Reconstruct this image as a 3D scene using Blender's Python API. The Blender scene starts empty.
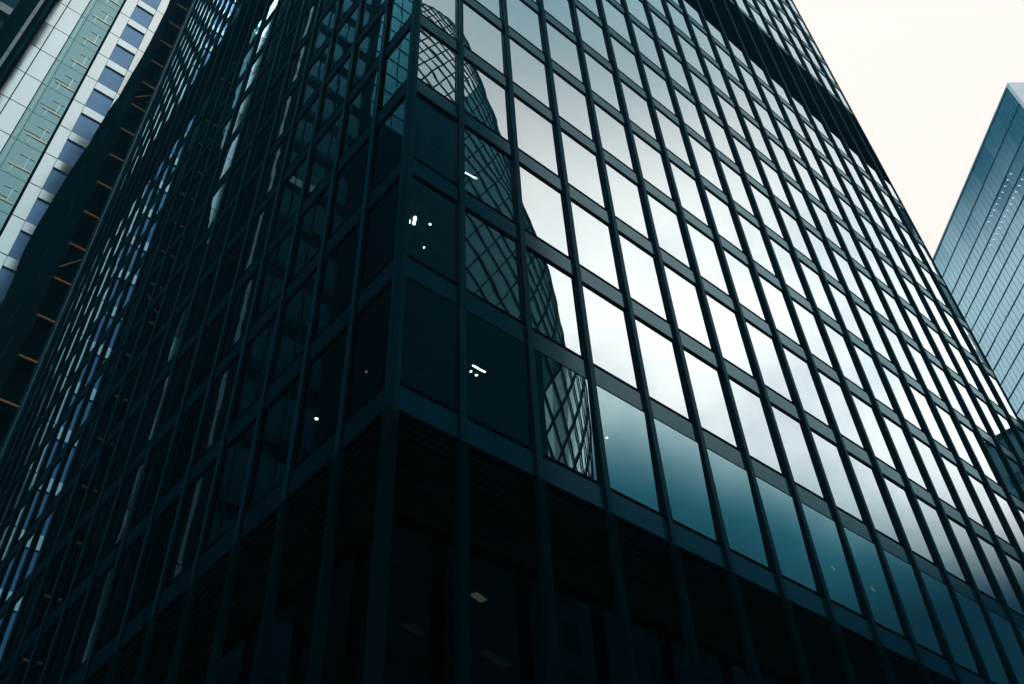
import bpy, math, random
from mathutils import Matrix, Vector
random.seed(7)
S = bpy.context.scene
COL = S.collection

# ------------------------------------------------------------------ helpers
class MB:
    """collects faces, builds one mesh object"""
    def __init__(s): s.v = []; s.f = []; s.m = []
    def face(s, pts, mi=0):
        i = len(s.v); s.v += [tuple(p) for p in pts]; s.f.append(tuple(range(i, i+len(pts)))); s.m.append(mi)
    def box(s, x0, x1, y0, y1, z0, z1, mi=0):
        i = len(s.v)
        s.v += [(x0,y0,z0),(x1,y0,z0),(x1,y1,z0),(x0,y1,z0),(x0,y0,z1),(x1,y0,z1),(x1,y1,z1),(x0,y1,z1)]
        for q in ((0,3,2,1),(4,5,6,7),(0,1,5,4),(1,2,6,5),(2,3,7,6),(3,0,4,7)):
            s.f.append(tuple(i+k for k in q)); s.m.append(mi)
    def bar(s, a, b, w, d=None, mi=0, up=(0,0,1)):
        a = Vector(a); b = Vector(b); t = (b-a)
        if t.length < 1e-6: return
        t.normalize(); u = Vector(up)
        if abs(t.dot(u)) > .97: u = Vector((1,0,0))
        n = t.cross(u).normalized(); u = n.cross(t); d = d or w
        i = len(s.v)
        for p in (a, b):
            for sx, sy in ((-1,-1),(1,-1),(1,1),(-1,1)):
                s.v.append(tuple(p + n*sx*w/2 + u*sy*d/2))
        for q in ((3,2,1,0),(4,5,6,7),(0,1,5,4),(1,2,6,5),(2,3,7,6),(3,0,4,7)):
            s.f.append(tuple(i+k for k in q)); s.m.append(mi)
    def tube(s, pts, r, n=10, mi=0, cap=True):
        # lathe-less straight cylinder between consecutive points
        for a, b in zip(pts, pts[1:]):
            a = Vector(a); b = Vector(b); t = (b-a).normalized()
            u = Vector((0,0,1)) if abs(t.z) < .9 else Vector((1,0,0))
            x = t.cross(u).normalized(); y = t.cross(x); i = len(s.v)
            for p in (a, b):
                for k in range(n):
                    an = 2*math.pi*k/n; s.v.append(tuple(p + x*math.cos(an)*r + y*math.sin(an)*r))
            for k in range(n):
                s.f.append((i+k, i+(k+1) % n, i+n+(k+1) % n, i+n+k)); s.m.append(mi)
            if cap:
                s.f.append(tuple(i+k for k in range(n-1,-1,-1))); s.m.append(mi)
                s.f.append(tuple(i+n+k for k in range(n))); s.m.append(mi)
    def prism(s, poly, y0, y1, mi=0):
        # polygon in (x,z), extruded along y
        n = len(poly); i = len(s.v)
        s.v += [(x,y0,z) for x,z in poly] + [(x,y1,z) for x,z in poly]
        s.f.append(tuple(range(i,i+n))); s.m.append(mi)
        s.f.append(tuple(range(i+2*n-1,i+n-1,-1))); s.m.append(mi)
        for k in range(n):
            s.f.append((i+k, i+n+k, i+n+(k+1)%n, i+(k+1)%n)); s.m.append(mi)
    def build(s, name, mats, parent=None, smooth=False):
        me = bpy.data.meshes.new(name); me.from_pydata(s.v, [], s.f)
        if not isinstance(mats, (list, tuple)): mats = [mats]
        for m in mats: me.materials.append(m)
        me.polygons.foreach_set('material_index', s.m)
        if smooth: me.polygons.foreach_set('use_smooth', [True]*len(s.f))
        me.update()
        o = bpy.data.objects.new(name, me); COL.objects.link(o)
        if parent: o.parent = parent
        return o

def tag(o, label, cat, group=None):
    o['label'] = label; o['category'] = cat
    if group: o['group'] = group
    return o
def thing(name, label, cat, loc=(0,0,0), group=None):
    o = bpy.data.objects.new(name, None); COL.objects.link(o); o.location = loc
    return tag(o, label, cat, group)
def structure(o):
    o['kind'] = 'structure'; return o

# ------------------------------------------------------------------ materials
class NT:
    def __init__(s, name):
        s.mat = bpy.data.materials.new(name); s.mat.use_nodes = True
        s.t = s.mat.node_tree; s.t.nodes.clear()
        s.out = s.n('ShaderNodeOutputMaterial')
    def n(s, typ, **kw):
        nd = s.t.nodes.new(typ)
        for k, v in kw.items():
            if k in nd.inputs: nd.inputs[k].default_value = v
            else: setattr(nd, k, v)
        return nd
    def l(s, a, b): s.t.links.new(a, b)
    def finish(s, sock): s.l(sock, s.out.inputs['Surface']); return s.mat

def matte(name, col, var=.25, scale=1.2):
    t = NT(name); d = t.n('ShaderNodeBsdfDiffuse', Roughness=.6)
    tc = t.n('ShaderNodeTexCoord'); no = t.n('ShaderNodeTexNoise', Scale=scale, Detail=5.)
    t.l(tc.outputs['Object'], no.inputs['Vector'])
    mx = t.n('ShaderNodeMix', data_type='RGBA')
    mx.inputs[6].default_value = (*[c*(1-var) for c in col], 1); mx.inputs[7].default_value = (*[c*(1+var) for c in col], 1)
    t.l(no.outputs['Fac'], mx.inputs[0]); t.l(mx.outputs[2], d.inputs['Color'])
    return t.finish(d.outputs[0])

def paint(name, col, rough=.45, var=.25, metal=0., spec=.5, scale=1.2, bump=.0):
    if spec < .11 and metal == 0: return matte(name, col, var, scale)
    t = NT(name); b = t.n('ShaderNodeBsdfPrincipled', Roughness=rough, Metallic=metal)
    b.inputs['Specular IOR Level'].default_value = spec
    tc = t.n('ShaderNodeTexCoord'); no = t.n('ShaderNodeTexNoise', Scale=scale, Detail=5.)
    t.l(tc.outputs['Object'], no.inputs['Vector'])
    mx = t.n('ShaderNodeMix', data_type='RGBA')
    mx.inputs[6].default_value = (*[c*(1-var) for c in col], 1); mx.inputs[7].default_value = (*[min(1,c*(1+var)) for c in col], 1)
    t.l(no.outputs['Fac'], mx.inputs[0]); t.l(mx.outputs[2], b.inputs['Base Color'])
    mr = t.n('ShaderNodeMapRange'); mr.inputs['To Min'].default_value = max(.03, rough-.08); mr.inputs['To Max'].default_value = rough+.1
    t.l(no.outputs['Fac'], mr.inputs['Value']); t.l(mr.outputs[0], b.inputs['Roughness'])
    return t.finish(b.outputs[0])

def glass(name, f0=.4, refl=(.86,.96,1.), trans=(.10,.16,.19), power=4., wave=.25, wscale=.35, rough=.008):
    """coated architectural glass: mirror-like coating over a dark tint that lets a little of the interior through"""
    t = NT(name)
    lw = t.n('ShaderNodeLayerWeight', Blend=.5)
    pw = t.n('ShaderNodeMath', operation='POWER'); pw.inputs[1].default_value = power
    t.l(lw.outputs['Facing'], pw.inputs[0])
    ma = t.n('ShaderNodeMath', operation='MULTIPLY_ADD'); ma.inputs[1].default_value = 1-f0; ma.inputs[2].default_value = f0
    t.l(pw.outputs[0], ma.inputs[0])
    tc = t.n('ShaderNodeTexCoord'); no = t.n('ShaderNodeTexNoise', Scale=wscale, Detail=1.5)
    t.l(tc.outputs['Object'], no.inputs['Vector'])
    bp = t.n('ShaderNodeBump', Strength=wave, Distance=.02); t.l(no.outputs['Fac'], bp.inputs['Height'])
    gl = t.n('ShaderNodeBsdfGlossy', Roughness=rough); gl.inputs['Color'].default_value = (*refl, 1)
    t.l(bp.outputs[0], gl.inputs['Normal'])
    tr = t.n('ShaderNodeBsdfTransparent'); tr.inputs['Color'].default_value = (*trans, 1)
    mx = t.n('ShaderNodeMixShader'); t.l(ma.outputs[0], mx.inputs[0]); t.l(tr.outputs[0], mx.inputs[1]); t.l(gl.outputs[0], mx.inputs[2])
    return t.finish(mx.outputs[0])

def sheen(name, col, tint, lo, hi, power=3., rough=.3, var=.25, scale=1.3):
    """painted metal: a dull coloured body under a clear lacquer that shines at glancing angles"""
    t = NT(name); d = t.n('ShaderNodeBsdfDiffuse'); g = t.n('ShaderNodeBsdfGlossy', Roughness=rough)
    g.inputs['Color'].default_value = (*tint, 1)
    tc = t.n('ShaderNodeTexCoord'); mp = t.n('ShaderNodeMapping'); mp.inputs['Scale'].default_value = (1,1,.25)
    no = t.n('ShaderNodeTexNoise', Scale=scale, Detail=6.)
    t.l(tc.outputs['Object'], mp.inputs[0]); t.l(mp.outputs[0], no.inputs['Vector'])
    mx = t.n('ShaderNodeMix', data_type='RGBA')
    mx.inputs[6].default_value = (*[c*(1-var) for c in col], 1); mx.inputs[7].default_value = (*[c*(1+var) for c in col], 1)
    t.l(no.outputs['Fac'], mx.inputs[0]); t.l(mx.outputs[2], d.inputs['Color'])
    mr = t.n('ShaderNodeMapRange'); mr.inputs['To Min'].default_value = rough*.6; mr.inputs['To Max'].default_value = rough*1.4
    t.l(no.outputs['Fac'], mr.inputs['Value']); t.l(mr.outputs[0], g.inputs['Roughness'])
    lw = t.n('ShaderNodeLayerWeight', Blend=.5); pw = t.n('ShaderNodeMath', operation='POWER'); pw.inputs[1].default_value = power
    t.l(lw.outputs['Facing'], pw.inputs[0])
    ma = t.n('ShaderNodeMath', operation='MULTIPLY_ADD'); ma.inputs[1].default_value = hi-lo; ma.inputs[2].default_value = lo
    t.l(pw.outputs[0], ma.inputs[0])
    m = t.n('ShaderNodeMixShader'); t.l(ma.outputs[0], m.inputs[0]); t.l(d.outputs[0], m.inputs[1]); t.l(g.outputs[0], m.inputs[2])
    return t.finish(m.outputs[0])

def lamp(name, col, st):
    t = NT(name); e = t.n('ShaderNodeEmission', Strength=st); e.inputs['Color'].default_value = (*col, 1)
    return t.finish(e.outputs[0])

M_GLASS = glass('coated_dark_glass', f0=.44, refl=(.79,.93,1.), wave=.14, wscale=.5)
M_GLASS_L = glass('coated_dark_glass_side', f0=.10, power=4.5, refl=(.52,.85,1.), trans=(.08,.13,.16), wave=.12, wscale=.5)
M_GLASS_LOW = glass('clear_dark_glass', f0=.31, refl=(.62,.92,1.), trans=(.08,.14,.16), power=3.6, wave=.12, wscale=.5)
M_LOBBY = glass('black_lobby_glass', f0=.06, refl=(.4,.85,1.), trans=(.30,.40,.42), power=5, wave=.05)
M_WEB = sheen('shaded_mullion_web', (.003,.020,.031), (.4,.75,.9), .006, .05, 3., .2)  # mullion sides darker than their fronts: shade put into the colour
M_WEB_L = matte('shaded_fin_web', (.0018,.011,.017))  # left-face fin sides, their shade put into the colour
M_MULL = sheen('dark_blue_anodised_metal', (.006,.044,.068), (.4,.75,.9), .008, .07, 3., .2)
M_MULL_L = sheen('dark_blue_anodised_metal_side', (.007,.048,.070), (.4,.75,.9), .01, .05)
M_SPAN_L = sheen('shaded_spandrel_side', (.003,.026,.043), (.4,.75,.9), .006, .03)  # darker copy of the spandrel metal for the shaded left face
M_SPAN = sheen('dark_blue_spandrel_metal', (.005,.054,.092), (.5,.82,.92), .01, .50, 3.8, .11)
M_LIP = paint('black_window_frame', (.002,.008,.012), .6, .2, spec=.03)
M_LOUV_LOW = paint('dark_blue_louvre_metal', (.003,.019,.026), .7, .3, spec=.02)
M_FOOT_SHADE = paint('shaded_foot_metal', (.0035,.023,.033), .6, .3, spec=.05)  # darker tone on the feet stands for shade at the tower base
M_LOUV = paint('black_louvre_metal', (.0030,.020,.028), .7, .3, spec=.02)
M_CORE = paint('dark_interior', (.04,.17,.21), .8, .3, spec=.02)
M_CEIL = paint('grey_ceiling', (.012,.034,.042), .8, .2, spec=.02)
M_LAMP = lamp('warm_lamp', (1.,.86,.66), 26.)
M_LAMPDIM = lamp('dim_warm_lamp', (1.,.8,.5), .022)
M_LAMPLOB = lamp('lobby_lamp', (1.,.82,.55), .3)
M_LAMPMID = lamp('soft_warm_lamp', (1.,.82,.55), 1.3)
M_LAMPW = lamp('white_lamp', (.9,.97,1.), 1.4)
M_FIX = paint('lamp_housing', (.06,.07,.07), .5, .1, spec=.05)

B = 2.0; HH = 3.79227; OFF = 1.66; Z0 = 28.957; NB = 19; WID = OFF*2 + B*(NB-1); NBL = 21; WIDL = OFF*2 + B*(NBL-1)
def zr(r): return Z0 + HH*r
TOP = 22
EDG = {'R': [0.0] + [OFF + B*k for k in range(NB)] + [WID], 'L': [0.0] + [OFF + B*k for k in range(NBL)] + [WIDL]}
WD = {'R': WID, 'L': WIDL}

# ------------------------------------------------------------------ camera
CAMROT = [[0.762233,-0.434127,-0.480141],[-0.646049,-0.556371,-0.522563],[-0.040278,0.708509,-0.704551]]
CAMLOC = Vector((-7.33665,-11.43191,1.7)); FPX = 955.78
cam = bpy.data.objects.new('camera', bpy.data.cameras.new('camera')); COL.objects.link(cam)
cam.matrix_world = Matrix.Translation(CAMLOC) @ Matrix(CAMROT).to_4x4()
cam.data.sensor_width = 36; cam.data.lens = FPX/1024*36; cam.data.clip_start = .05; cam.data.clip_end = 6000
S.camera = cam
R3 = Matrix(CAMROT).transposed()
def px(p):
    q = R3 @ (Vector(p)-CAMLOC)
    if q.z > -.1: return None
    return (512+FPX*q.x/-q.z, 342-FPX*q.y/-q.z)

# ------------------------------------------------------------------ the dark glass tower
tower = thing('glass_tower', 'dark blue glass office tower with deep black mullions and a sharp corner facing the viewer', 'tower', (0,0,0))

def facade_box(mb, side, u0, u1, out, inn, z0, z1, mi=0):
    # side 'R': plane y=0, outward -y ; side 'L': plane x=0, outward -x
    if side == 'R': mb.box(u0, u1, -out, inn, z0, z1, mi)
    else: mb.box(-out, inn, u0, u1, z0, z1, mi)

BAND0, BAND1 = 6.67, 9.13
LOUV_TOP = zr(-4) - .40; LOUV_BOT = 11.5
for side in 'RL':
    EDGES = EDG[side]; WF = WD[side]
    for u in EDGES[1:-1]:
        mb = MB(); w_, d_ = (.078, .122) if side == 'R' else (.062, .115)
        mb = MB(); facade_box(mb, side, u-w_-.01, u+w_+.01, d_+.01, .05, 3.6, LOUV_TOP); mb.build('shaded_foot', M_FOOT_SHADE, tower)  # mullion foot in a darker tone, for shade at the base
        mb = MB(); facade_box(mb, side, u-w_, u+w_, d_, -(d_-.03), LOUV_TOP, zr(TOP)+1.2, 0); facade_box(mb, side, u-w_+.012, u+w_-.012, d_-.03, .05, LOUV_TOP, zr(TOP)+1.15, 1)
        # thin groove strips on the sides, where the cladding pieces meet
        facade_box(mb, side, u-w_-.02, u+w_+.02, .036, .04, LOUV_TOP+.01, zr(TOP)+1.1, 1)
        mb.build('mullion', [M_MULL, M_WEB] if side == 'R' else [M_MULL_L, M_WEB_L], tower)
    for r in list(range(-4, 7)) + list(range(9, TOP+1)):
        mb = MB(); z = zr(r); hs = .36
        # raised between mullions, one panel per bay so that joints show
        for a, b in zip(EDGES, EDGES[1:]):
            a2 = a + (.1 if a > 0 else .12); b2 = b - (.1 if b < WF else .12)
            facade_box(mb, side, a2, b2, .03, .06, z-hs+.05, z+hs-.05, 0)
            facade_box(mb, side, a2, b2, .042, .05, z-hs-.035, z-hs+.05, 1)
            facade_box(mb, side, a2, b2, .042, .05, z+hs-.05, z+hs+.035, 1)
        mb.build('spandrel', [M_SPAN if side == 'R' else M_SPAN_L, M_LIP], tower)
    # plant-room louvres: upper band and the band over the lobby
    for z0, z1 in ((zr(BAND0)+.02, zr(BAND1)-.36-.10), (LOUV_BOT, LOUV_TOP)):
        mb = MB()
        facade_box(mb, side, .1, WF-.1, -.12, .2, z0, z1, 0)
        z = z0 + .05
        while z < z1 - .1:
            for a, b in zip(EDGES, EDGES[1:]):
                a2 = a+.11; b2 = b-.11
                if side == 'R':
                    mb.face([(a2,-.05,z),(b2,-.05,z),(b2,.1,z+.12),(a2,.1,z+.12)], 0)
                    mb.face([(a2,-.05,z),(a2,-.05,z-.03),(b2,-.05,z-.03),(b2,-.05,z)], 0)
                else:
                    mb.face([(-.05,a2,z),(-.05,b2,z),(.1,b2,z+.12),(.1,a2,z+.12)], 0)
                    mb.face([(-.05,a2,z),(-.05,a2,z-.03),(-.05,b2,z-.03),(-.05,b2,z)], 0)
            z += .2
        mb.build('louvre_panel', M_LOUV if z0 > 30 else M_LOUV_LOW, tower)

# corner posts (grooved)
for cx, cy in ((0,0),(WID,0),(0,WIDL)):
    mb = MB()
    sx = 1 if cx == 0 else -1; sy = 1 if cy == 0 else -1
    def bx(a,b,c,d,z0,z1): mb.box(min(cx+sx*a,cx+sx*b),max(cx+sx*a,cx+sx*b),min(cy+sy*c,cy+sy*d),max(cy+sy*c,cy+sy*d),z0,z1)
    bx(0,.14,0,.14,LOUV_TOP,zr(TOP)+1.2)
    bx(-.06,.05,.05,.15,LOUV_TOP,zr(TOP)+1.1); bx(.05,.15,-.06,.05,LOUV_TOP,zr(TOP)+1.1)
    post = mb; mb = MB(); bx(-.07,.15,-.07,.15,3.6,LOUV_TOP); mb.build('shaded_foot', M_FOOT_SHADE, tower); mb = post  # post foot toned darker likewise, for shade
    mb.build('corner_post', M_MULL, tower)

# windows: every pane set a hair out of true, as real panes are
panes = []
rows = [(r, zr(r)+.37, zr(r+1)-.37) for r in range(-4, 6)] + [(6, zr(6)+.37, zr(BAND0))] + [(r, zr(r)+.37, zr(r+1)-.37) for r in range(9, TOP)]
for side in 'RL':
    EDGES = EDG[side]
    for i, (a, b) in enumerate(zip(EDGES, EDGES[1:])):
        for r, z0, z1 in rows:
            a2 = a+.06; b2 = b-.06
            j = [random.gauss(0, .0013 if side == 'R' else .0022) for _ in range(3)]
            d = [j[0]-j[1]-j[2], j[0]+j[1]-j[2], j[0]+j[1]+j[2], j[0]-j[1]+j[2]]
            if side == 'R' and r == -4: d[2] -= .05; d[3] -= .05      # lowest row leans a little
            if side == 'R': q = [(a2,d[0],z0),(b2,d[1],z0),(b2,d[2],z1),(a2,d[3],z1)]
            else: q = [(d[0],a2,z0),(d[3],a2,z1),(d[2],b2,z1),(d[1],b2,z0)]
            pp = [px(v) for v in q]; ar = 0
            if all(pp):
                cx_ = sum(p[0] for p in pp)/4; cy_ = sum(p[1] for p in pp)/4
                if -20 < cx_ < 1044 and -20 < cy_ < 704:
                    for k in range(4):
                        x1, y1 = pp[k]; x2, y2 = pp[(k+1) % 4]; ar += (x1*y2-x2*y1)/2
            panes.append((abs(ar), side if (side == 'L' or r > -4) else 'E', q))
panes.sort(key=lambda t: -t[0])
rest = {'R': MB(), 'L': MB(), 'E': MB()}
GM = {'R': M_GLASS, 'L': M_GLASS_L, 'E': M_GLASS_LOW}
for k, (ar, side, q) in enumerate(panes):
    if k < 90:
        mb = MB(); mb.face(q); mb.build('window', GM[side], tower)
    else: rest[side].face(q)
mbr = MB()
for mi, sd in ((0,'R'),(1,'L'),(2,'E')):
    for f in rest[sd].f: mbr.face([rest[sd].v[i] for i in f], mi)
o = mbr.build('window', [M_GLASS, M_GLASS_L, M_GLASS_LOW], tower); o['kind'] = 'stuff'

# inside: floor slabs, ceilings and the core
for r in list(range(-4, 7)) + list(range(9, TOP)):
    mb = MB(); mb.box(.35, WID-.35, .35, WIDL-.35, zr(r)-.30, zr(r)+.25); mb.build('floor_slab', M_CEIL, tower)
mb = MB(); mb.box(9, WID-9, 9, WID-9, .2, zr(TOP)-.5); mb.build('core', M_CORE, tower)
mb = MB(); mb.box(.35, WID-.35, .35, WIDL-.35, LOUV_BOT+.0, LOUV_BOT+.3)
mb.build('plant_floor', M_CEIL, tower)
mb = MB(); mb.box(-.1, WID+.1, -.1, WIDL+.1, zr(TOP)+.45, zr(TOP)+1.25); mb.build('roof', M_LOUV, tower)
# far two faces: plain dark cladding with shallow ribs
mb = MB(); mb.box(WID-.14, WID+.02, .2, WIDL, 3.6, zr(TOP)+.4); mb.box(.2, WID-.2, WIDL-.14, WIDL+.02, 3.6, zr(TOP)+.4)
for u in EDG['L'][1:-1]: mb.box(WID+.02, WID+.2, u-.08, u+.08, 3.6, zr(TOP)+.4)
for u in EDG['R'][1:-1]: mb.box(u-.08, u+.08, WIDL+.02, WIDL+.2, 3.6, zr(TOP)+.4)
mb.box(-.26, -.02, WIDL+.02, WIDL+.6, 0, zr(TOP)+.4)
mb.build('rear_cladding', M_LOUV, tower)
# lobby
mb = MB()
for side in 'RL':
    facade_box(mb, side, .15, WD[side]-.15, -.30, .32, .1, LOUV_BOT)
mb.build('lobby_glass', M_LOBBY, tower)
mb = MB()
for side in 'RL':
    facade_box(mb, side, .05, WD[side]-.05, -.02, .5, 3.2, 3.8)
    for u in EDG[side][1:-1:2]: facade_box(mb, side, u-.25, u+.25, .05, .5, 0, 3.6)
mb.build('lobby_portal', M_MULL, tower)

# ------------------------------------------------------------------ lamps inside the tower
def downlight(x, y, z, r, mat, label, grp=None):
    r *= .62
    t = thing('ceiling_light', label, 'ceiling light', (x,y,z), 'round ceiling lamps behind the dark glass')
    a = MB(); a.tube([(0,0,0),(0,0,-.07)], r*1.18, 14); a.build('housing', M_FIX, t)
    a = MB(); a.tube([(0,0,-.071),(0,0,-.085)], r, 14); a.build('diffuser', mat, t)
def tubelight(x, y, z, ln, ang, mat, label, w=.09):
    t = thing('tube_light', label, 'tube light', (x,y,z), 'tube and oblong lamps behind the dark glass')
    c, s_ = math.cos(ang)*ln/2, math.sin(ang)*ln/2
    a = MB(); a.bar((-c,-s_,-.04),(c,s_,-.04), w*1.5, .07); a.build('housing', M_FIX, t)
    a = MB(); a.bar((-c*.97,-s_*.97,-.095),(c*.97,s_*.97,-.095), w, .03); a.build('diffuser', mat, t)
zc = lambda r: zr(r) - .30
def ceil(p, z):   # a lamp hangs under the ceiling at height z, set back from the glass
    return p[0], p[1], z
# spotlight with three heads behind the corner pane
t = thing('spotlight', 'bright three-headed spotlight behind the dark pane beside the tower corner', 'ceiling light', (1.0,1.1,zc(-2)))
a = MB(); a.box(-.12,.16,-.12,.16,-.06,0); a.build('housing', M_FIX, t)
for dx, dy in ((-.06,.07),(.07,.02),(.01,-.10)):
    a = MB(); a.tube([(dx,dy,-.05),(dx,dy,-.16)], .042, 12); a.build('lamp_head', M_LAMP, t)
downlight(1.43,.93, zc(-2), .055, M_LAMP, 'small round ceiling lamp just right of the three-headed spotlight')
downlight(1.76,1.63, zc(-2), .05, M_LAMP, 'small round ceiling lamp below the three-headed spotlight')
tubelight(3.18,1.22, zc(-3), .40, 0.0, M_LAMP, 'short white tube light in the black pane below the spotlight, right of the first mullion', .035)
downlight(3.10,1.42, zc(-3), .05, M_LAMP, 'left one of two small lamps hanging under the short white tube light')
downlight(3.28,1.44, zc(-3), .06, M_LAMP, 'right one of two small lamps hanging under the short white tube light')
downlight(1.15,5.1, zc(-3), .075, M_LAMP, 'lone bright ceiling lamp deep in the dark left face of the tower')
downlight(1.16,2.94, zc(-3), .05, M_LAMPMID, 'faint small ceiling lamp on the dark left face, nearest its second fin')
downlight(1.38,2.68, zc(-3), .045, M_LAMPDIM, 'faintest tiny ceiling lamp close to the tower corner post')
tubelight(3.0,1.18, zc(-1), .42, -.1, M_LAMP, 'white glowing bar for a glint on the pane with the lattice tower reflection', .04)  # glowing bar added for a glint on the glass
downlight(7.42,1.23, zc(-3), .05, M_LAMP, 'tiny ceiling lamp in the teal pane right of the bright lattice reflection')
for x, w in ((17.48,'left'),(19.6,'right')):
    tubelight(x,1.5, zc(-3), .24, .2, M_LAMPMID, 'small white tube light in the %s one of two dusky blue lowest panes' % w, .04)
ZL = LOUV_BOT
tubelight(3.36,1.6, ZL, .36, .3, M_LAMPLOB, 'warm oblong lobby lamp glowing under the louvres right of the first mullion', .15)
tubelight(5.3,3.4, ZL, .9, .2, M_LAMPDIM, 'dim oblong lobby lamp lowest at the bottom of the dark facade', .2)
tubelight(3.1,3.4, ZL, .6, .2, M_LAMPDIM, 'dim oblong lobby lamp at bottom, left of the first mullion', .12)
downlight(1.35,1.55, ZL, .07, M_LAMPDIM, 'faint round lobby lamp close beside the tower corner post')

# ------------------------------------------------------------------ slim service tower with copper landings
M_SLIM = paint('black_panel', (.005,.026,.034), .7, .5, spec=.02, scale=.5)
M_SLIM2 = paint('greenish_black_panel', (.03,.06,.055), .6, .6, spec=.04, scale=.3)  # greenish black with an uneven tone
M_COPPER = paint('weathered_copper', (.62,.30,.12), .6, .4, spec=.1, scale=4)
M_TEAL = paint('teal_metal', (.03,.13,.17), .35, .2)
slim = thing('service_tower', 'slim black service tower with copper landings between the dark tower and the white tower', 'tower', (0,0,0))
edge = [(0,-4.44),(30,-4.46),(37.4,-4.46),(40.5,-4.38),(43.3,-4.44),(45.5,-4.60),(47.8,-4.58),(51,-4.42),(54.4,-4.12),(57,-3.95),(58.6,-3.93),(61,-3.62),(62.8,-3.49),(63.9,-3.54),(67,-3.42),(70,-3.27),(73,-3.19),(78,-3.12),(84,-3.3),(92,-3.2)]
poly = [(x,z) for z,x in edge] + [(-2.9,92),(-2.9,0)]
mb = MB(); mb.prism(poly, 30.0, 33.0); mb.build('stair_wall', M_SLIM, slim)
for k in range(26):
    mb = MB()      # narrow glazed slits with an uneven outline on the stair wall
    z = 4+3.3*k + random.uniform(-.8,.8); x = -3.55 + (.25 if z > 55 else -.12) + random.uniform(-.2,.2); q = random.uniform(.4,2.2)
    for h in range(6): mb.box(x-.05+.05*math.sin(h+k), x+.01+.05*math.sin(h+k), 29.97, 30.02, z+h*q/4, z+(h+1)*q/4)
    mb.build('slit_window', M_SLIM2, slim)
mb = MB(); mb.box(-2.9, -1.86, 30.9, 33, 0, 91.5); mb.build('shaft_wall', M_LOUV, slim)
mb = MB(); mb.box(-1.86, -1.79, 29.9, 33, 0, 92); mb.build('edge_rail', M_TEAL, slim)
for k in range(29):
    z = 3.5 + 2.955*k; mb = MB()
    mb.box(-2.88, -1.93, 29.98, 30.06, z, z+.11, 0); mb.box(-2.86, -1.95, 30.06, 30.88, z+.02, z+.07, 1)
    mb.build('landing', [M_COPPER, M_SLIM], slim)
    if k % 2 == 0:
        mb = MB(); mb.box(-2.86, -2.82, 30.0, 30.06, z-1.3, z); mb.build('post', M_SLIM2, slim)
for k in (13, 19, 25):
    z = 3.5 + 2.955*k; mb = MB(); mb.bar((-2.84,30.04,z+1.0),(-1.98,30.06,z+2.2), .06); mb.build('brace', M_COPPER, slim)

# ------------------------------------------------------------------ white tower
M_WHITE = paint('white_coated_panel', (.70,.785,.80), .12, .04, metal=1., scale=.25)
M_JOINT = paint('dark_joint', (.03,.05,.06), .6, .1, spec=.05)
M_BLUE = paint('blue_window_glass', (.15,.30,.51), .16, .18, metal=.55, scale=.6)
M_TGL = glass('teal_stair_glass', f0=.44, refl=(.50,.83,.86), trans=(.25,.5,.52), wave=.25, wscale=.5)
M_BEIGE = paint('beige_slab_edge', (.56,.54,.42), .4, .25, metal=.9, scale=3)
M_STAIR = paint('pale_stair', (.42,.62,.63), .4, .2, metal=.9, scale=3)
M_INNER = paint('teal_stairwell', (.16,.27,.28), .8, .15)
wt = thing('white_tower', 'white panelled tower with a teal glass stair shaft and blue windows', 'tower', (0,0,0))
YW = 46.0; FH = 4.15; WT = 138.0; base = 93.74 - 22*FH
cols = []
for k in range(-1, 4):
    ox = 10.6*k
    cols.append(ox)
mbj = MB()
mb = MB(); mb.box(-20.4, 42, YW+2.2, YW+24, 0, WT); mb.build('building_mass', M_INNER, wt)
nfl = 32
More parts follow.
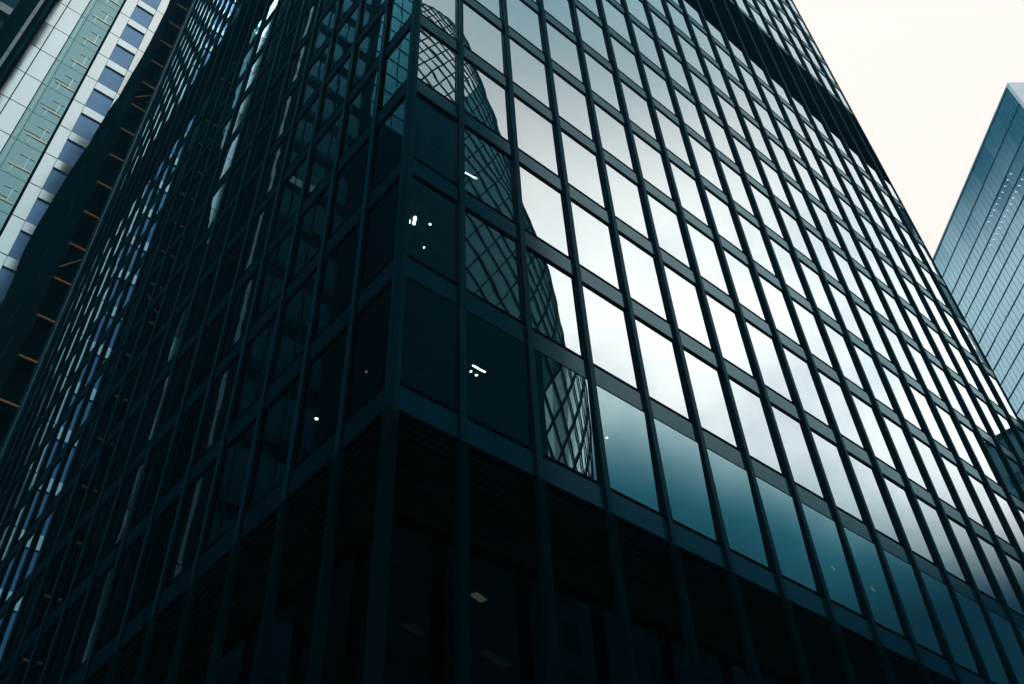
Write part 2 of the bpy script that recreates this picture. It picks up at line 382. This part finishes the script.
for ox in cols:
    X = lambda v: v + ox
    if X(-12.2) < -24 or X(-1.55) > 43: continue
    # white panels with fine open joints per floor
    rest_w = MB()
    for x0, x1, nm in ((-12.15,-11.28,0),(-11.20,-9.86,0),(-9.77,-8.42,0),(-5.60,-4.62,1),(-2.69,-1.58,1)):
        for f in range(nfl):
            z = base + f*FH + (1.05 if nm else .9)
            mb = MB() if (ox == 0 and 45 < z < 112 and x0 > -12) else rest_w
            tl = random.gauss(0, .004)
            x_, X_ = X(x0), X(x1); za, zb_ = z+.05, z+FH-.05
            mb.face([(x_,YW-.05-tl,za),(X_,YW-.05+tl,za),(X_,YW-.05+tl,zb_),(x_,YW-.05-tl,zb_)])
            if mb is not rest_w: mb.build('white_panel', M_WHITE, wt)
    o = rest_w.build('white_panel', M_WHITE, wt); o['kind'] = 'stuff'
    mb = MB(); mb.box(X(-12.2), X(-8.39), YW+.1, YW+2.15, 0, WT-.5); mb.box(X(-5.62), X(-4.6), YW+.1, YW+2.15, 0, WT-.5); mb.box(X(-2.72), X(-1.56), YW+.1, YW+2.15, 0, WT-.5)
    mb.build('panel_backing', M_JOINT, wt)
    # black fin between shaft and panels
    mb = MB(); mb.box(X(-5.80), X(-5.64), YW-.45, YW+.3, 0, WT); mb.box(X(-8.40), X(-8.34), YW-.12, YW+.25, 0, WT-.2); mb.build('black_fin', M_LIP, wt)
    mb = MB(); mb.box(X(-7.90), X(-7.86), YW-.05, YW+.1, 0, WT-.4); mb.build('glazing_bar', M_JOINT, wt)
    # glass shaft with slab edges and stair pieces behind it
    rg = MB(); rb_ = MB(); rs_ = MB()
    for f in range(nfl):
        z = base + f*FH + .9
        one = ox == 0 and 45 < z < 112
        mb, mbb, mbs = (MB(), MB(), MB()) if one else (rg, rb_, rs_)
        mb.face([(X(-8.34),YW+.03,z+.03),(X(-5.80),YW+.03,z+.03),(X(-5.80),YW+.03,z+FH-.03),(X(-8.34),YW+.03,z+FH-.03)])
        e = random.uniform(-.25,.25)
        mbb.box(X(-7.55+e), X(-5.84), YW-.03, YW+.02, z+1.15, z+1.30)
        if random.random() < .6: mbb.box(X(-7.75), X(-6.3+e), YW-.02, YW+.02, z+1.62, z+1.68)
        # pale frames of the stairwell: a landing rail and two uprights
        mbs.box(X(-7.1+e), X(-5.95), YW-.02, YW+.02, z+2.75, z+2.81)
        mbs.box(X(-6.45+e*.5), X(-6.36+e*.5), YW-.025, YW+.02, z+1.30, z+2.75)
        mbs.box(X(-7.2+e), X(-7.13+e), YW-.02, YW+.02, z+.2, z+1.15)
        mbs.box(X(-8.16), X(-8.10), YW-.02, YW+.02, z+.1, z+FH-.1)
        if one: mb.build('shaft_glass', M_TGL, wt); mbb.build('slab_edge', M_BEIGE, wt); mbs.build('stair', M_STAIR, wt)
    for m_, nm_, mt_ in ((rg,'shaft_glass',M_TGL),(rb_,'slab_edge',M_BEIGE),(rs_,'stair',M_STAIR)):
        o = m_.build(nm_, mt_, wt); o['kind'] = 'stuff'
    # window column
    rw = MB(); rs = MB()
    for f in range(nfl):
        z = base + f*FH
        one = ox == 0 and 45 < z < 112
        a_ = MB() if one else rs; b_ = MB() if one else rw
        a_.box(X(-4.58), X(-2.73), YW-.02, YW+.2, z, z+1.05)
        tl = random.gauss(0, .004)
        b_.face([(X(-4.6),YW+.12-tl,z+1.05),(X(-2.7),YW+.12+tl,z+1.05),(X(-2.7),YW+.12+tl,z+FH),(X(-4.6),YW+.12-tl,z+FH)])
        if one: a_.build('sill_panel', M_WHITE, wt); b_.build('window', M_BLUE, wt)
    o = rs.build('sill_panel', M_WHITE, wt); o['kind'] = 'stuff'
    o = rw.build('window', M_BLUE, wt); o['kind'] = 'stuff'
mb = MB(); mb.box(-20.5, 42.2, YW-.1, YW+24.2, WT, WT+.8); mb.build('roof', M_WHITE, wt)

# ------------------------------------------------------------------ dark tower in the top left
M_DK = paint('black_blue_cladding', (.004,.022,.030), .5, .3, spec=.03)
M_PALE = paint('pale_teal_pilaster', (.11,.23,.25), .45, .2)
M_DGL = sheen('deep_teal_glass', (.006,.050,.070), (.25,.7,.85), .015, .05, 3., .2)
M_DSTRIP = paint('dark_teal_strip', (.02,.07,.085), .5, .3, spec=.1)
M_BLKWIN = paint('black_window', (.012,.075,.102), .4, .3, spec=.05)
dt = thing('pilaster_tower', 'black tower with pale vertical pilasters and deep blue windows, left of the white tower', 'tower', (0,0,0))
YD = 40.0; HD = 125
mb = MB(); mb.box(-20.5, -10.66, YD+.3, YD+5.0, 0, HD)
mb.box(-20.6, -10.6, YD, YD+.3, HD-.8, HD+.2); mb.build('building_mass', M_DK, dt)
for x in (-11.30, -10.72):
    mb = MB()
    for k in range(40):
        z = 3.1*k; w = .13 if x < -11 else (.09 if k % 2 else .06)
        mb.box(x-w, x+w, YD-.1-(.05 if x<-11 else 0), YD+.3, z+.04, z+3.06)
    mb.build('pilaster', M_PALE if x < -11 else M_DSTRIP, dt)
for x in (-12.6, -13.75, -16.4, -19.2):
    mb = MB(); mb.box(x-.03, x+.03, YD+.0, YD+.3, 0, HD-1); mb.build('mullion', M_DSTRIP, dt)
for k in range(20):
    z = 6.0*k + 3.9; mb = MB()
    for a_, b_ in ((-13.72,-12.63),(-16.37,-13.78)):
        mb.box(a_-.02, b_+.02, YD+.05, YD+.3, z, z+1.0)
    mb.build('spandrel', M_PALE if 73 < z < 80 else M_DSTRIP, dt)
mb = MB()
for k in range(20):
    z = 6.0*k + 4.9
    for a_, b_ in ((-13.72,-12.63),(-16.37,-13.78),(-19.17,-16.43)):
        mb.face([(a_,YD+.2,z),(b_,YD+.2,z),(b_,YD+.2,z+3.9),(a_,YD+.2,z+3.9)])
mb.build('window', M_DGL, dt)

# teal building seen mirrored in the panes beside the corner
M_MIR = sheen('teal_curtain_wall', (.03,.20,.26), (.3,.8,.9), .02, .12, 3., .2)
tb = thing('teal_office_block', 'teal panelled office block mirrored in the narrow panes left of the tower corner', 'building', (0,0,0))
mb = MB(); mb.box(-60, -23.5, 47, 75, 0, 158); mb.build('wall', M_MIR, tb)
mb = MB(); mb.box(-56, -20.9, 43.5, 46.85, 0, 101); mb.build('podium', M_LOUV, tb)
mb = MB()
for k in range(36): mb.box(-60.05, -23.45, 46.9, 75.05, 4.3*k+3, 4.3*k+3.12)
for k in range(18): mb.box(-59.0+2*k, -58.9+2*k, 46.92, 47.05, 0, 157)
mb.build('joint_strip', M_JOINT, tb)
mb = MB(); mb.box(-60.2, -23.3, 46.8, 75.2, 158, 159); mb.build('roof', M_JOINT, tb)

# ------------------------------------------------------------------ pale blue tower on the right
P0 = Vector((123.27,-4.75,0)); TD = Vector((.6345,.7729,0)); HR = 151.7
rt = thing('blue_tower', 'pale blue glass tower with fine floor lines and white edge, right of the dark tower', 'tower', P0)
rt.rotation_euler = (0,0,math.atan2(TD.y,TD.x))
# local frame: x along the facade, y outward... facade faces local +y
M_RGL = glass('pale_blue_tower_glass', f0=.62, refl=(.66,.90,1.), trans=(.03,.10,.14), wave=.3, wscale=.12, rough=.05)
M_LINE = paint('blue_black_line', (.02,.09,.13), .5, .1, spec=.05)
M_FINE = paint('teal_fine_mullion', (.12,.30,.36), .4, .1)
M_EDGE = paint('white_edge_trim', (.85,.87,.88), .35, .05, metal=.6)
LEN = 110.0; DEP = 11.0
flo = [0, 5.25, 10.4] + [10.4+3.55*k for k in range(1, 39)]
mb = MB(); mb.box(.4, LEN, -DEP, -.5, 0, HR-.5); mb.build('building_mass', M_LINE, rt)
gl = []
for k, (a_, b_) in enumerate(zip(flo, flo[1:])):
    mb = MB()
    n = int(LEN/6.0)
    for i in range(n):
        j = random.gauss(0,.012); j2 = random.gauss(0,.006)
        x0 = i*6.0; x1 = x0+6.0
        mb.face([(x0,j-j2,HR-b_),(x0,-j-j2,HR-a_),(x1,-j+j2,HR-a_),(x1,j+j2,HR-b_)])
    mb.build('glazing', M_RGL, rt)
    mb = MB(); mb.box(0, LEN, -.3, .08, HR-b_-.12, HR-b_+.12); mb.build('floor_band', M_LINE, rt)
for i in range(int(LEN/1.3)):
    mb = MB(); x = .9+1.3*i; mb.box(x-.022, x+.022, -.2, .03, 0, HR-.1); mb.build('mullion', M_FINE, rt)
mb = MB(); mb.box(-.75, -.02, -DEP, .25, 0, HR+.3); mb.build('edge_trim', M_EDGE, rt)
mb = MB(); mb.box(0, LEN, -.6, .2, HR, HR+.35); mb.box(0, LEN, -DEP, -.6, HR-.4, HR+.0); mb.build('parapet', M_FINE, rt)
for z, i0, i1 in ((11.5, 2, 11), (15.1, 0, 13)):
    for i in range(i0, i1):
        mb = MB(); x = 8.0+1.35*i; mb.tube([(x,.10,HR-z),(x,.16,HR-z)], .10, 10); mb.build('lamp', M_LAMPW, rt)

# round-topped dark tower whose top peeps out behind the white edge
M_RND = paint('dark_banded_metal', (.03,.10,.13), .35, .2)
rd = thing('round_tower', 'dark round-topped building with a banded crown just behind the white edge of the blue tower', 'tower', (170,-18.5,0))
mb = MB(); mb.tube([(0,0,0),(0,0,179)], 13.5, 48); mb.build('drum', M_RND, rd)
for z in (179.5, 184): 
    mb = MB(); mb.tube([(0,0,z),(0,0,z+1.6)], 14.2, 48); mb.build('crown_ring', M_LOUV, rd)
mb = MB(); mb.tube([(0,0,179),(0,0,187)], 13.0, 48); mb.build('crown', M_PALE, rd)

# dark low block beyond the far end of the right facade
lb = thing('stone_block', 'low black block beyond the far lower end of the window wall', 'building', (0,0,0))
mb = MB(); mb.box(50, 80, 3.0, 28, 0, 41); mb.build('wall', M_DK, lb)
mb = MB(); mb.box(49.8, 80.2, 2.8, 28.2, 41, 41.6); mb.build('roof', M_LOUV, lb)
mb = MB()
for k in range(9): 
    for i in range(9): mb.box(49.93, 50.02, 3.6+2.7*i, 5.3+2.7*i, 3+4.2*k, 5.6+4.2*k)
mb.build('window', M_DGL, lb)

# ------------------------------------------------------------------ lattice tower across the street (seen mirrored)
M_LAT = paint('black_diagrid_steel', (.004,.014,.018), .5, .2, spec=.05)
M_LPANE = paint('pale_aqua_glass', (.60,.80,.82), .14, .10, metal=.75, scale=.2)
M_LDARK = sheen('dark_spiral_glass', (.008,.050,.066), (.3,.75,.85), .08, .25, 3., .15)
gk = thing('lattice_tower', 'bullet-shaped lattice glass tower mirrored in the panes beside the tower corner', 'tower', (45,-75,0))
prof = [(0,23.5),(25,25.5),(50,27.0),(70,27.7),(82,28.1),(90,27.8),(98,27.3),(107,26.6),(114,26.0),(122,24.4),(134,22.9),(146,21.4),(155,19.9),(164,18.2),(173,16.6),(183,14.4),(187,12.4),(192,9.0),(196,5.4),(198.6,2.4)]
def rad(z):
    if z <= prof[0][0]: return prof[0][1]
    for (a_, ra), (b_, rb) in zip(prof, prof[1:]):
        if z <= b_: 
            t_ = (z-a_)/(b_-a_); return ra+(rb-ra)*t_
    return prof[-1][1]
NA = 54; zs = [0.0]
while zs[-1] < 197.6: zs.append(zs[-1] + max(1.1, 3.0*min(1, (rad(zs[-1])/22)**.7)))
zs[-1] = 198.6
def node(j, i, k=1.0):
    a_ = 2*math.pi*(i + .5*(j % 2))/NA; r_ = rad(zs[j])*k
    return (r_*math.cos(a_), r_*math.sin(a_), zs[j])
ml = MB(); mlat = MB(); mdk = MB()
for j in range(len(zs)-2):
    for i in range(NA):
        i1 = i if j % 2 == 0 else i+1       # right neighbour on row j+1
        i0 = i1-1
        a_, b_, c_, d_ = node(j,i), node(j+1,i1), node(j+2,i), node(j+1,i0)
        sp = (i*2 + (j % 2) + j) % 54
        (mdk if (sp+6) % 54 < 25 or zs[j] > 180 else ml).face([a_, b_, c_, d_])
for j in range(len(zs)-1):
    for i in range(NA):
        i1 = i if j % 2 == 0 else i+1
        w = .15 if zs[j] < 180 else .2
        mlat.bar(node(j,i,1.004), node(j+1,i1,1.004), w, .16); mlat.bar(node(j,i,1.004), node(j+1,i1-1,1.004), w, .16)
ml.build('pale_glazing', M_LPANE, gk); mdk.build('dark_spiral_glazing', M_LDARK, gk); mlat.build('diagrid', M_LAT, gk)
a = MB(); a.tube([(0,0,198.3),(0,0,199.6)], 2.6, 24); a.build('cap', M_LAT, gk)

# dark stepped office block in front of it (also only mirrored)
M_STEP = paint('dark_teal_render', (.014,.085,.115), .8, .3, spec=.03, scale=.3)
ob = thing('stepped_office_block', 'near-black stepped office block mirrored below the lattice tower', 'building', (0,0,0))
mb = MB(); mb.box(-12, 30.4, -45, -36, 0, 97); mb.box(30.4, 38.8, -44.5, -36.2, 0, 64.5); mb.build('wall', M_STEP, ob)
mb = MB(); mb.box(-12.2, 30.5, -45.2, -35.8, 97, 97.6); mb.box(30.5, 38.9, -44.7, -36.0, 64.5, 65); mb.build('roof', M_LOUV, ob)
mb = MB()
for k in range(22):
    for i in range(13): mb.box(-11+3.1*i, -9.0+3.1*i, -36.05, -35.97, 4+4.1*k, 6.6+4.1*k)
mb.build('window', M_BLKWIN, ob)

# unseen street wall, added along the far pavement to shade the tower foot
M_STW = paint('shade_wall_teal', (.07,.17,.20), .85, .4, spec=.03)
sw = thing('shade_wall', 'long unseen street wall added to shade the foot of the glass tower', 'building', (0,0,0))
mb = MB(); mb.box(39.2, 149, -45.8, -36.6, 0, 44.5); mb.build('wall', M_STW, sw)
mb = MB(); mb.box(39.1, 149.3, -46.1, -36.3, 44.5, 45.3); mb.build('cornice', M_LOUV, sw)  # top edge of the added shade wall
mb = MB()
for k in range(10):
    for i in range(33): mb.box(41+3.2*i, 42.7+3.2*i, -36.62, -36.55, 3.5+4.1*k, 6.0+4.1*k)
o = mb.build('window', M_BLKWIN, sw); o['kind'] = 'stuff'  # windows of the added shade wall

# unseen block left of the viewer, added to cut light on the left face
wb = thing('west_shade_block', 'unseen dark block left of the viewer, added to shade the glass tower', 'building', (0,0,0))
M_SHADEBLK = paint('shade_block_teal', (.03,.11,.14), .85, .4, spec=.03)
mb = MB(); mb.box(-52, -22, -28, 32, 0, 25.4); mb.build('wall', M_SHADEBLK, wb)
mb = MB(); mb.box(-52.3, -21.7, -28.3, 32.3, 25.4, 26.2); mb.build('cornice', M_LOUV, wb)  # top edge of the added shade block
mb = MB()
for k in range(5):
    for i in range(19): mb.box(-22.03, -21.96, -26.5+3.1*i, -24.9+3.1*i, 4+4.1*k, 6.4+4.1*k)
o = mb.build('window', M_BLKWIN, wb); o['kind'] = 'stuff'  # windows of the added shade block

# teal facade mirrored at the far lower right
rb = thing('teal_stone_block', 'weathered teal stone block mirrored in the far lower right panes', 'building', (0,0,0))
M_RB = paint('weathered_teal_stone', (.14,.30,.33), .7, .55, spec=.2, scale=.5)
mb = MB(); mb.box(150, 190, -34, 2, 0, 107); mb.build('wall', M_RB, rb)
mb = MB()
for k in range(22):
    for i in range(12): mb.box(149.9, 150.02, -33+2.9*i, -31.5+2.9*i, 5+4.4*k, 7.4+4.4*k)
mb.build('window', M_DGL, rb)
mb = MB(); mb.box(149.6, 190.4, -34.4, 2.4, 107, 108); mb.build('cornice', M_LOUV, rb)

# ------------------------------------------------------------------ ground
def ground_mat(name, col, scale, rough=.85):
    return paint(name, col, rough, .3, spec=.2, scale=scale)
mb = MB(); mb.face([(-255,-255,-.13),(255,-255,-.13),(255,255,-.13),(-255,255,-.13)])
structure(mb.build('ground', ground_mat('city_ground', (.06,.065,.065), .2)))
mb = MB(); mb.face([(-255,-30,-.126),(255,-30,-.126),(255,-14,-.126),(-255,-14,-.126)])
structure(mb.build('road', ground_mat('asphalt', (.05,.05,.052), 3)))
mb = MB(); mb.box(-30, 60, -13.7, -.4, -.12, 0.0); mb.box(-30, -.4, -.4, 60, -.12, -.002)
structure(mb.build('pavement', ground_mat('paving', (.30,.32,.32), 1.5)))
mb = MB(); mb.box(-30, 60, -14.0, -13.7, -.12, .012)
structure(mb.build('kerb', ground_mat('granite_kerb', (.25,.25,.25), 4)))
mb = MB()
for k in range(40): mb.box(-80+4*k, -78+4*k, -22.05, -21.95, -.122, -.121)
structure(mb.build('lane_marking', ground_mat('white_road_paint', (.7,.7,.68), 5)))

# ------------------------------------------------------------------ thin teal haze, added to lift the blacks
t_ = NT('black_lift_haze'); pv = t_.n('ShaderNodeVolumePrincipled', Density=.00078)
pv.inputs['Color'].default_value = (.16, .70, 1., 1); pv.inputs['Anisotropy'].default_value = .2
t_.l(pv.outputs[0], t_.out.inputs['Volume'])
mb = MB(); mb.box(-262, 262, -262, 262, -1.2, 206); hz = mb.build('haze', t_.mat); hz['kind'] = 'stuff'

# ------------------------------------------------------------------ sky
SUN_AZ, SUN_EL = 205, 66      # compass-like: az from +y towards +x
W = bpy.data.worlds.new('World'); S.world = W; W.use_nodes = True
nt = W.node_tree; nt.nodes.clear()
def N(t_, **kw):
    n_ = nt.nodes.new(t_)
    for k, v in kw.items(): setattr(n_, k, v)
    return n_
def link(a_, b_): nt.links.new(a_, b_)
def math_(op, a_, b_=None, c_=None):
    n_ = N('ShaderNodeMath', operation=op)
    for i, v in enumerate((a_, b_, c_)):
        if v is None: continue
        if isinstance(v, (int, float)): n_.inputs[i].default_value = v
        else: link(v, n_.inputs[i])
    return n_.outputs[0]
def sstep(v, lo, hi, to0=0., to1=1.):
    n_ = N('ShaderNodeMapRange', interpolation_type='SMOOTHSTEP')
    for k, q in (('From Min',lo),('From Max',hi),('To Min',to0),('To Max',to1)): n_.inputs[k].default_value = q
    link(v, n_.inputs['Value']); return n_.outputs[0]
def mix(f, a_, b_):
    n_ = N('ShaderNodeMix', data_type='RGBA'); link(f, n_.inputs[0])
    for i, v in ((6,a_),(7,b_)):
        if isinstance(v, tuple): n_.inputs[i].default_value = (*v, 1)
        else: link(v, n_.inputs[i])
    return n_.outputs[2]
sky = N('ShaderNodeTexSky', sky_type='NISHITA'); sky.sun_disc = False
sky.sun_elevation = math.radians(SUN_EL); sky.sun_rotation = math.radians(SUN_AZ)
tc = N('ShaderNodeTexCoord'); sx = N('ShaderNodeSeparateXYZ'); link(tc.outputs['Generated'], sx.inputs[0])
x, y, z = sx.outputs
noi = N('ShaderNodeTexNoise'); noi.inputs['Scale'].default_value = 3.2; noi.inputs['Detail'].default_value = 5; noi.inputs['Roughness'].default_value = .5
link(tc.outputs['Generated'], noi.inputs['Vector'])
nz = math_('MULTIPLY', math_('SUBTRACT', noi.outputs['Fac'], .5), .10)
# heavy cloud bank low in the south-east
f1 = math_('ADD', math_('MULTIPLY_ADD', y, .75, z), nz)
bank = math_('MULTIPLY', sstep(f1, .16, .31, 1., 0.), sstep(x, .05, .35))
bank2 = math_('MULTIPLY', math_('MAXIMUM', sstep(f1, .05, .25, 1., 0.), sstep(math_('ADD', z, nz), .40, .54, 1., 0.)), math_('MULTIPLY', sstep(x, .05, .35), sstep(y, .02, -.12)))
# dusky zenith to the south, dusky high north
zen = math_('MULTIPLY', math_('MULTIPLY', sstep(math_('ADD', z, nz), .77, .91, 0., .68), sstep(y, -.12, -.22)), sstep(y, -.46, -.26))
nor = math_('MULTIPLY', math_('MULTIPLY', sstep(z, .645, .735, 0., .98), sstep(z, .88, .82)), sstep(math_('ADD', y, math_('MULTIPLY', x, -.4)), .44, .55))
nlow = math_('MULTIPLY', sstep(y, .3, .6), sstep(x, .45, .2))
west = sstep(x, -.35, -.7, 0., .6)
haze_s = math_('MULTIPLY', sstep(z, .86, .64, 0., .62), sstep(y, -.45, -.62))
bright = (12.8, 11.55, 10.65)
glow = sstep(math_('ADD', math_('MULTIPLY', x, .9), math_('MULTIPLY_ADD', y, -.9, math_('MULTIPLY', z, .25))), .82, 1.08, 1., 2.5)
cloud = N('ShaderNodeVectorMath', operation='SCALE'); cloud.inputs[0].default_value = bright; link(glow, cloud.inputs['Scale'])
no2 = N('ShaderNodeTexNoise'); no2.inputs['Scale'].default_value = 2.3; no2.inputs['Detail'].default_value = 6; no2.inputs['Roughness'].default_value = .62
link(tc.outputs['Generated'], no2.inputs['Vector'])
mott = math_('MULTIPLY', sstep(no2.outputs['Fac'], .40, .66, 0., .6), sstep(y, 0., -.15))
c0 = mix(mott, cloud.outputs[0], (6.6, 8.6, 9.4))
c0 = mix(nlow, c0, (9.4, 10.4, 10.6))
c = mix(zen, c0, (1.6, 4.9, 5.6))
c = mix(haze_s, c, (3.8, 6.2, 6.8))
c = mix(nor, c, (.10, 1.0, 1.7))
c = mix(west, c, (.8, 2.2, 3.0))
c = mix(bank, c, (1.0, 4.2, 5.0))
c = mix(bank2, c, (.0, .12, .28))
low = sstep(z, -.02, .25, 1., 0.)
c = mix(math_('MULTIPLY', low, .8), c, (1.0, 1.9, 2.4))
fin = N('ShaderNodeMix', data_type='RGBA'); fin.inputs[0].default_value = .97
link(sky.outputs[0], fin.inputs[6]); link(c, fin.inputs[7])
bg = N('ShaderNodeBackground'); bg.inputs['Strength'].default_value = .1; link(fin.outputs[2], bg.inputs['Color'])
wo = N('ShaderNodeOutputWorld'); link(bg.outputs[0], wo.inputs['Surface'])

sl = bpy.data.lights.new('sun', 'SUN'); sl.energy = .6; sl.angle = math.radians(14); sl.color = (1., .95, .88)
so = bpy.data.objects.new('sun', sl); COL.objects.link(so)
az, el = math.radians(SUN_AZ), math.radians(SUN_EL)
so.rotation_euler = Vector((math.sin(az)*math.cos(el), math.cos(az)*math.cos(el), math.sin(el))).to_track_quat('Z','Y').to_euler()

S.view_settings.view_transform = 'Standard'; S.view_settings.look = 'None'
S.view_settings.exposure = 0; S.view_settings.gamma = 1; S.view_settings.use_curve_mapping = False
S.cycles.max_bounces = 8; S.cycles.transparent_max_bounces = 12
